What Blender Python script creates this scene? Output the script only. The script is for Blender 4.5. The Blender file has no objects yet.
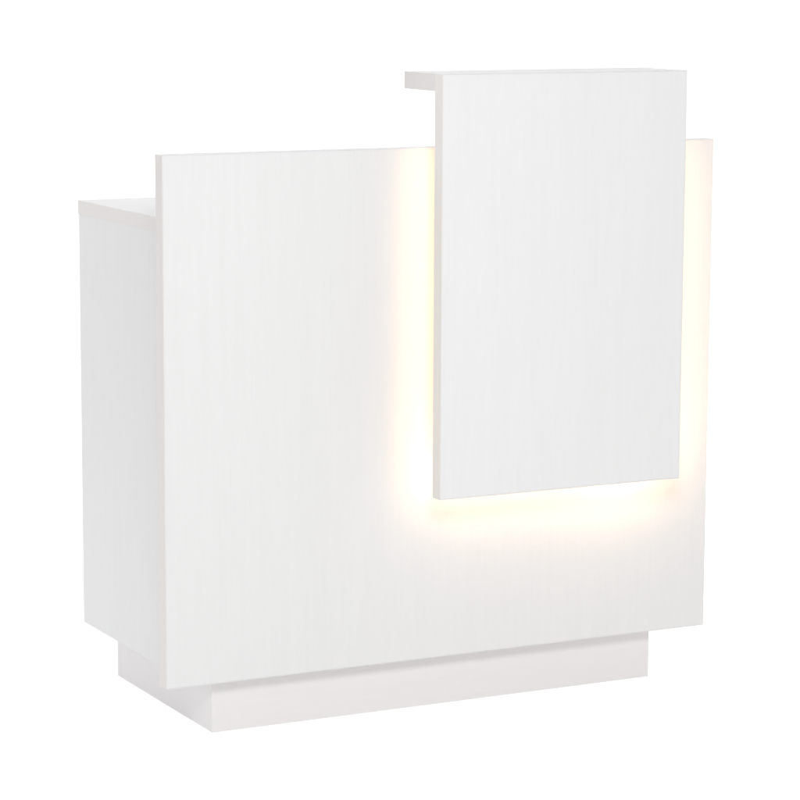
import bpy, bmesh, math
from mathutils import Vector, Matrix

sc = bpy.context.scene
col = sc.collection

# ------------------------------------------------------------ camera
def cam_axes(yaw, pitch, roll):
    f = Vector((math.sin(-yaw)*math.cos(pitch), math.cos(yaw)*math.cos(pitch), math.sin(pitch)))
    r = f.cross(Vector((0, 0, 1))).normalized()
    u = r.cross(f)
    return (math.cos(roll)*r + math.sin(roll)*u, -math.sin(roll)*r + math.cos(roll)*u, f)

cd = bpy.data.cameras.new("camera")
cam = bpy.data.objects.new("camera", cd)
col.objects.link(cam)
r_, u_, f_ = cam_axes(-0.4741, -0.1549, 0.0047)
M = Matrix((r_, u_, -f_)).transposed().to_4x4()
M.translation = Vector((-1.9854, -4.8217, 1.4740))
cam.matrix_world = M
cd.sensor_width = 36.0
cd.lens = 2840.6/800*36.0
cd.shift_x = 1.32/800
cd.shift_y = -1.30/800
cd.clip_end = 100
sc.camera = cam

# ------------------------------------------------------------ world and lamps
w = bpy.data.worlds.new("World"); sc.world = w; w.use_nodes = True
bg = w.node_tree.nodes["Background"]
bg.inputs[0].default_value = (1.0, 0.991, 0.993, 1)
bg.inputs[1].default_value = 0.55

def area(name, loc, target, sx, sy, power, color=(1, 1, 1)):
    l = bpy.data.lights.new(name, 'AREA'); l.shape = 'RECTANGLE'
    l.size = sx; l.size_y = sy; l.energy = power; l.color = color
    o = bpy.data.objects.new(name, l); col.objects.link(o)
    o.location = loc
    o.rotation_euler = (Vector(target)-Vector(loc)).to_track_quat('-Z', 'Y').to_euler()
    return o

area("front_softbox", (-0.70, -3.0, 2.35), (0.45, 0, 0.9), 1.2, 0.8, 56, (0.995, 1, 1))
area("side_fill", (-2.7, 1.3, 1.9), (0, 0.4, 0.5), 0.9, 0.9, 9)  # added fill that brightens the desk's left faces
area("under_floor_fill", (1.0, -2.5, -0.8), (1.0, -2.5, 0), 16.0, 11.0, 660)  # added lamp below, shining through the floor to whiten it
area("backdrop_fill", (2.3, 2.2, 4.6), (2.6, 5.0, 1.2), 7.5, 1.0, 200)  # added fill that keeps the backdrop pure white

sc.view_settings.view_transform = 'Standard'
sc.view_settings.look = 'None'
sc.view_settings.exposure = 0
sc.view_settings.gamma = 1

# ------------------------------------------------------------ materials
def nodes(name):
    m = bpy.data.materials.new(name); m.use_nodes = True
    nt = m.node_tree
    return m, nt, nt.nodes["Principled BSDF"]

def laminate(name, base, axis, amp=0.0125, rough=0.42, seed=0.0):
    """pale wood-print laminate; the grain runs along `axis` (0 x, 1 y, 2 z)"""
    m, nt, b = nodes(name)
    L = nt.links.new
    tc = nt.nodes.new("ShaderNodeTexCoord")
    def noise(sc_across, sc_along, detail, off, dist=0.0):
        mp = nt.nodes.new("ShaderNodeMapping")
        s = [sc_across]*3; s[axis] = sc_along
        mp.inputs["Scale"].default_value = s
        mp.inputs["Location"].default_value = (off, off*1.7+seed, off*.6-seed)
        L(tc.outputs["Object"], mp.inputs["Vector"])
        n = nt.nodes.new("ShaderNodeTexNoise")
        n.inputs["Scale"].default_value = 1.0
        n.inputs["Detail"].default_value = detail
        n.inputs["Roughness"].default_value = 0.6
        n.inputs["Distortion"].default_value = dist
        L(mp.outputs[0], n.inputs["Vector"])
        return n.outputs[0]
    broad = noise(13, 0.8, 4, 2.3, 1.1)
    fine = noise(62, 3.6, 5, 7.1, 1.2)
    hair = noise(250, 22.0, 3, 4.7)
    def math_(op, a, bb):
        n = nt.nodes.new("ShaderNodeMath"); n.operation = op
        for i, v in enumerate((a, bb)):
            if isinstance(v, (int, float)): n.inputs[i].default_value = v
            else: L(v, n.inputs[i])
        return n.outputs[0]
    s = math_('ADD', math_('MULTIPLY', broad, 0.28), math_('MULTIPLY', fine, 0.42))
    s = math_('ADD', s, math_('MULTIPLY', hair, 0.30))
    mr = nt.nodes.new("ShaderNodeMapRange")
    mr.inputs[1].default_value = 0.34; mr.inputs[2].default_value = 0.66
    L(s, mr.inputs[0])
    mix = nt.nodes.new("ShaderNodeMix"); mix.data_type = 'RGBA'
    d = [c*(1-amp*k) for c, k in zip(base, (1.9, 2.05, 2.2))]
    h = [min(1, c*(1+amp)) for c in base]
    mix.inputs[6].default_value = (*d, 1); mix.inputs[7].default_value = (*h, 1)
    L(mr.outputs[0], mix.inputs[0]); L(mix.outputs[2], b.inputs["Base Color"])
    b.inputs["Roughness"].default_value = rough
    b.inputs["Specular IOR Level"].default_value = 0.35
    bp = nt.nodes.new("ShaderNodeBump")
    bp.inputs["Strength"].default_value = 0.12; bp.inputs["Distance"].default_value = 0.0006
    L(s, bp.inputs["Height"]); L(bp.outputs[0], b.inputs["Normal"])
    return m

def plain(name, base, rough=0.5, spec=0.3):
    m, nt, b = nodes(name)
    L = nt.links.new
    tc = nt.nodes.new("ShaderNodeTexCoord")
    n = nt.nodes.new("ShaderNodeTexNoise"); n.inputs["Scale"].default_value = 14; n.inputs["Detail"].default_value = 4
    L(tc.outputs["Object"], n.inputs["Vector"])
    mix = nt.nodes.new("ShaderNodeMix"); mix.data_type = 'RGBA'
    mix.inputs[6].default_value = (*[c*0.985 for c in base], 1); mix.inputs[7].default_value = (*base, 1)
    L(n.outputs[0], mix.inputs[0]); L(mix.outputs[2], b.inputs["Base Color"])
    b.inputs["Roughness"].default_value = rough
    b.inputs["Specular IOR Level"].default_value = spec
    return m

WHITE = (0.716, 0.718, 0.717)
M_VERT = laminate("white_wood_laminate_vertical", WHITE, 2)
M_RAISED = laminate("white_wood_laminate_raised", (0.742, 0.745, 0.745), 2, seed=3.1)
M_SIDE = laminate("white_wood_laminate_side", (0.708, 0.712, 0.716), 2, seed=6.4)
M_LONG = laminate("white_wood_laminate_long", (0.672, 0.670, 0.682), 0, seed=1.7)
M_PLINTH = laminate("white_wood_laminate_plinth", (0.735, 0.718, 0.715), 0, seed=4.4)
M_DEEP = laminate("white_wood_laminate_deep", (0.730, 0.716, 0.720), 1, seed=2.9)
M_EDGE_V = laminate("edge_band_vertical", (0.692, 0.664, 0.650), 2, seed=8.2)
M_EDGE_R = laminate("edge_band_raised", (0.745, 0.725, 0.700), 2, seed=9.2)
M_EDGE_Y = laminate("edge_band_deep", (0.705, 0.688, 0.675), 1, seed=5.2)
M_STUDIO = plain("matte_white_studio_paper", (0.93, 0.93, 0.93), 0.9, 0.0)
M_TAPE = plain("led_tape_backing", (0.75, 0.74, 0.70))

def led(strength):
    m, nt, b = nodes("warm_led_diffuser")
    b.inputs["Base Color"].default_value = (0.9, 0.85, 0.7, 1)
    b.inputs["Emission Color"].default_value = (1.0, 0.64, 0.37, 1)
    b.inputs["Emission Strength"].default_value = strength
    return m

# translucent floor, made to glow white over the added lamp, so shadows fade
m, nt, b = nodes("glowing_floor")
b.inputs["Base Color"].default_value = (0.93, 0.93, 0.93, 1)
b.inputs["Roughness"].default_value = 0.9; b.inputs["Specular IOR Level"].default_value = 0.0
tl = nt.nodes.new("ShaderNodeBsdfTranslucent"); tl.inputs[0].default_value = (0.93, 0.93, 0.93, 1)
mx = nt.nodes.new("ShaderNodeMixShader"); mx.inputs[0].default_value = 0.4
nt.links.new(b.outputs[0], mx.inputs[1]); nt.links.new(tl.outputs[0], mx.inputs[2])
nt.links.new(mx.outputs[0], nt.nodes["Material Output"].inputs[0])
M_GLOW_FLOOR = m

# ------------------------------------------------------------ mesh helpers
def link(name, bm, mat, parent=None, bevel=0.0):
    me = bpy.data.meshes.new(name); bm.to_mesh(me); bm.free()
    me.materials.append(mat)
    o = bpy.data.objects.new(name, me); col.objects.link(o)
    if parent: o.parent = parent
    if bevel:
        md = o.modifiers.new("bevel", 'BEVEL'); md.width = bevel; md.segments = 3
        md.limit_method = 'ANGLE'; md.harden_normals = False
    return o

def add_box(bm, x0, x1, y0, y1, z0, z1):
    vs = [bm.verts.new((x, y, z)) for x in (x0, x1) for y in (y0, y1) for z in (z0, z1)]
    for f in ((0, 1, 3, 2), (4, 6, 7, 5), (0, 4, 5, 1), (2, 3, 7, 6), (0, 2, 6, 4), (1, 5, 7, 3)):
        bm.faces.new([vs[i] for i in f])
    bmesh.ops.recalc_face_normals(bm, faces=bm.faces)

def box(name, x0, x1, y0, y1, z0, z1, mat, parent=None, bevel=0.0008):
    bm = bmesh.new(); add_box(bm, x0, x1, y0, y1, z0, z1)
    return link(name, bm, mat, parent, bevel)

B = 0.0015      # edge band thickness
# ------------------------------------------------------------ the studio sweep
def sweep():
    bm = bmesh.new()
    prof = [(3.0, 0.0)]
    for k in range(1, 17):
        a = math.pi/2*k/16
        prof.append((3.0+1.6*math.sin(a), 1.6-1.6*math.cos(a)))
    prof.append((4.6, 5.0))
    rows = [[bm.verts.new((x, y, z)) for (y, z) in prof] for x in (-7, -3, 1, 5, 9)]
    for a, c in zip(rows, rows[1:]):
        for i in range(len(prof)-1):
            f = bm.faces.new((a[i], c[i], c[i+1], a[i+1])); f.smooth = True
    return bm
fl = bmesh.new()
vs = [fl.verts.new(p) for p in ((-7, -8, 0), (9, -8, 0), (9, 3.0, 0), (-7, 3.0, 0))]
fl.faces.new(vs)
floor = link("floor", fl, M_GLOW_FLOOR); floor["kind"] = "structure"
bd = link("backdrop", sweep(), M_STUDIO); bd["kind"] = "structure"

# ------------------------------------------------------------ the reception desk
W = 1.2
root = bpy.data.objects.new("reception_desk", None); col.objects.link(root)
root["label"] = "white wood grain reception desk with a raised panel backlit by a warm glow"
root["category"] = "reception desk"

def band(parent, mat, *b):
    box("edge_band", *b, mat, parent, 0.0003)

# front panel: a board 34 mm thick, banded on all four edges
T = 0.0338; Z0, Z1 = 0.106, 1.1105
fp = box("front_panel", B, W-B, 0, T, Z0+B, Z1-B, M_VERT, root, 0.0003)
band(fp, M_EDGE_V, 0, B, 0, T, Z0, Z1)
band(fp, M_EDGE_V, W-B, W, 0, T, Z0, Z1)
band(fp, M_LONG, B, W-B, 0, T, Z0, Z0+B)
band(fp, M_LONG, B, W-B, 0, T, Z1-B, Z1)

# cabinet behind it
X0, X1 = 0.060, 1.140; YB = 0.5908; CZ0, CZ1 = 0.1055, 0.9806; CT = 0.028
CX0, CX1 = X0-.001, X1+.001
ct = box("countertop", CX0+B, CX1-B, T, YB-B, CZ1-CT, CZ1, M_LONG, root, 0.0003)
band(ct, M_EDGE_Y, CX0, CX0+B, T, YB, CZ1-CT, CZ1)
band(ct, M_EDGE_Y, CX1-B, CX1, T, YB, CZ1-CT, CZ1)
band(ct, M_EDGE_Y, CX0+B, CX1-B, YB-B, YB, CZ1-CT, CZ1)
SP = 0.022
for xa in (X0, X1-SP):
    s = box("side_panel", xa, xa+SP, T, YB-.002-B, CZ0, CZ1-CT, M_SIDE, root, 0.0002)
    band(s, M_EDGE_V, xa, xa+SP, YB-.002-B, YB-.002, CZ0, CZ1-CT)
box("bottom_panel", X0+SP, X1-SP, T, YB-.004, CZ0, CZ0+.022, M_LONG, root)

# recessed plinth: four boards forming a box
PX0, PX1, PY0, PY1, PT = 0.1090, 1.0911, 0.0362, 0.5262, 0.02
bm = bmesh.new()
add_box(bm, PX0, PX1, PY0, PY0+PT, 0.0, CZ0)
pl = link("plinth", bm, M_PLINTH, root, 0.0008)
for xa in (PX0, PX1-PT):
    box("plinth_board", xa, xa+PT, PY0+PT, PY1-PT, 0.0, CZ0, M_DEEP, pl)
box("plinth_board", PX0, PX1, PY1-PT, PY1, 0.0, CZ0, M_PLINTH, pl)

# raised panel standing off the front with the ledge behind its top
SX0, SX1, SY, TS = 0.5290, 1.0716, -0.0970, 0.0315
SZ0, SZ1, LT, LD = 0.4410, 1.2536, 0.0328, 0.1585
rp = box("raised_panel", SX0+B, SX1-B, SY, SY+TS, SZ0+B, SZ1-B, M_RAISED, root, 0.0003)
band(rp, M_EDGE_R, SX0, SX0+B, SY, SY+TS, SZ0, SZ1)
band(rp, M_EDGE_R, SX1-B, SX1, SY, SY+TS, SZ0, SZ1)
band(rp, M_LONG, SX0+B, SX1-B, SY, SY+TS, SZ0, SZ0+B)
band(rp, M_LONG, SX0+B, SX1-B, SY, SY+TS, SZ1-B, SZ1)
lg = box("transaction_ledge", SX0+B, SX1-B, SY+TS, SY+LD-B, SZ1-LT, SZ1, M_LONG, root, 0.0003)
band(lg, M_EDGE_Y, SX0, SX0+B, SY+TS, SY+LD, SZ1-LT, SZ1)
band(lg, M_EDGE_Y, SX1-B, SX1, SY+TS, SY+LD, SZ1-LT, SZ1)
band(lg, M_EDGE_Y, SX0+B, SX1-B, SY+LD-B, SY+LD, SZ1-LT, SZ1)
# spacer box that carries the raised panel, butted between it and the front panel
box("mounting_frame", SX0+.085, SX1-.085, SY+TS, 0.0, SZ0+.085, Z1-.03, M_VERT, root)

# led tape behind both sides and the foot of the raised panel: a slim aluminium
# channel with an outer lip, added unseen to end the glow sharply, the opal diffuser inside it tilted outwards
yb, LTOP = SY+TS, Z1+0.022
def extrude(name, prof, side, a0, a1, mat, parent, m0=0.0, m1=0.0):
    """prof = (outward, depth) points measured from the raised panel's edge and back;
    m0/m1 mitre the two ends (1 = 45 degrees outward)"""
    bm = bmesh.new(); rows = []
    for end, a, mt in ((0, a0, -m0), (1, a1, m1)):
        row = []
        for o, d in prof:
            t = a+mt*o
            if side == 'left': p = (SX0-o, yb+d, t)
            elif side == 'right': p = (SX1+o, yb+d, t)
            else: p = (t, yb+d, SZ0-o)
            row.append(bm.verts.new(p))
        rows.append(row)
    n = len(prof)
    for i in range(n):
        bm.faces.new((rows[0][i], rows[0][(i+1) % n], rows[1][(i+1) % n], rows[1][i]))
    bm.faces.new(rows[0]); bm.faces.new(rows[1])
    bmesh.ops.recalc_face_normals(bm, faces=bm.faces)
    return link(name, bm, mat, parent)
OUTWARD = [(-.024, .003), (-.030, .009), (-.033, .009), (-.033, .003)]
SHALLOW = [(-.023, .003), (-.024, .0060), (-.033, .0070), (-.033, .003)]
def strip(side, a0, a1, lip, m0, m1, strength, prof=OUTWARD):
    ch = [(-.009, 0), (-.009, lip), (-.0105, lip), (-.0105, .0012), (-.034, .0012), (-.034, 0)]
    s = extrude("led_strip", ch, side, a0, a1, M_TAPE, root, m0, m1)
    extrude("diffuser", prof, side, a0, a1, led(strength), s, m0, m1)
strip('left', SZ0, LTOP, .0156, 1, 0, 9.0, SHALLOW)
strip('right', SZ0+.101, LTOP, .001, 0, 0, 25.0)
strip('right', SZ0, SZ0+.100, .001, 1, 0, 58.0)  # brighter piece added to carry the glow round the lower right corner
strip('bottom', SX0, SX1-.130, .0104, 1, 0, 21.0)
strip('bottom', SX1-.129, SX1, .0085, 0, 1, 46.0)  # brighter end piece, added to lift the glow below the same corner
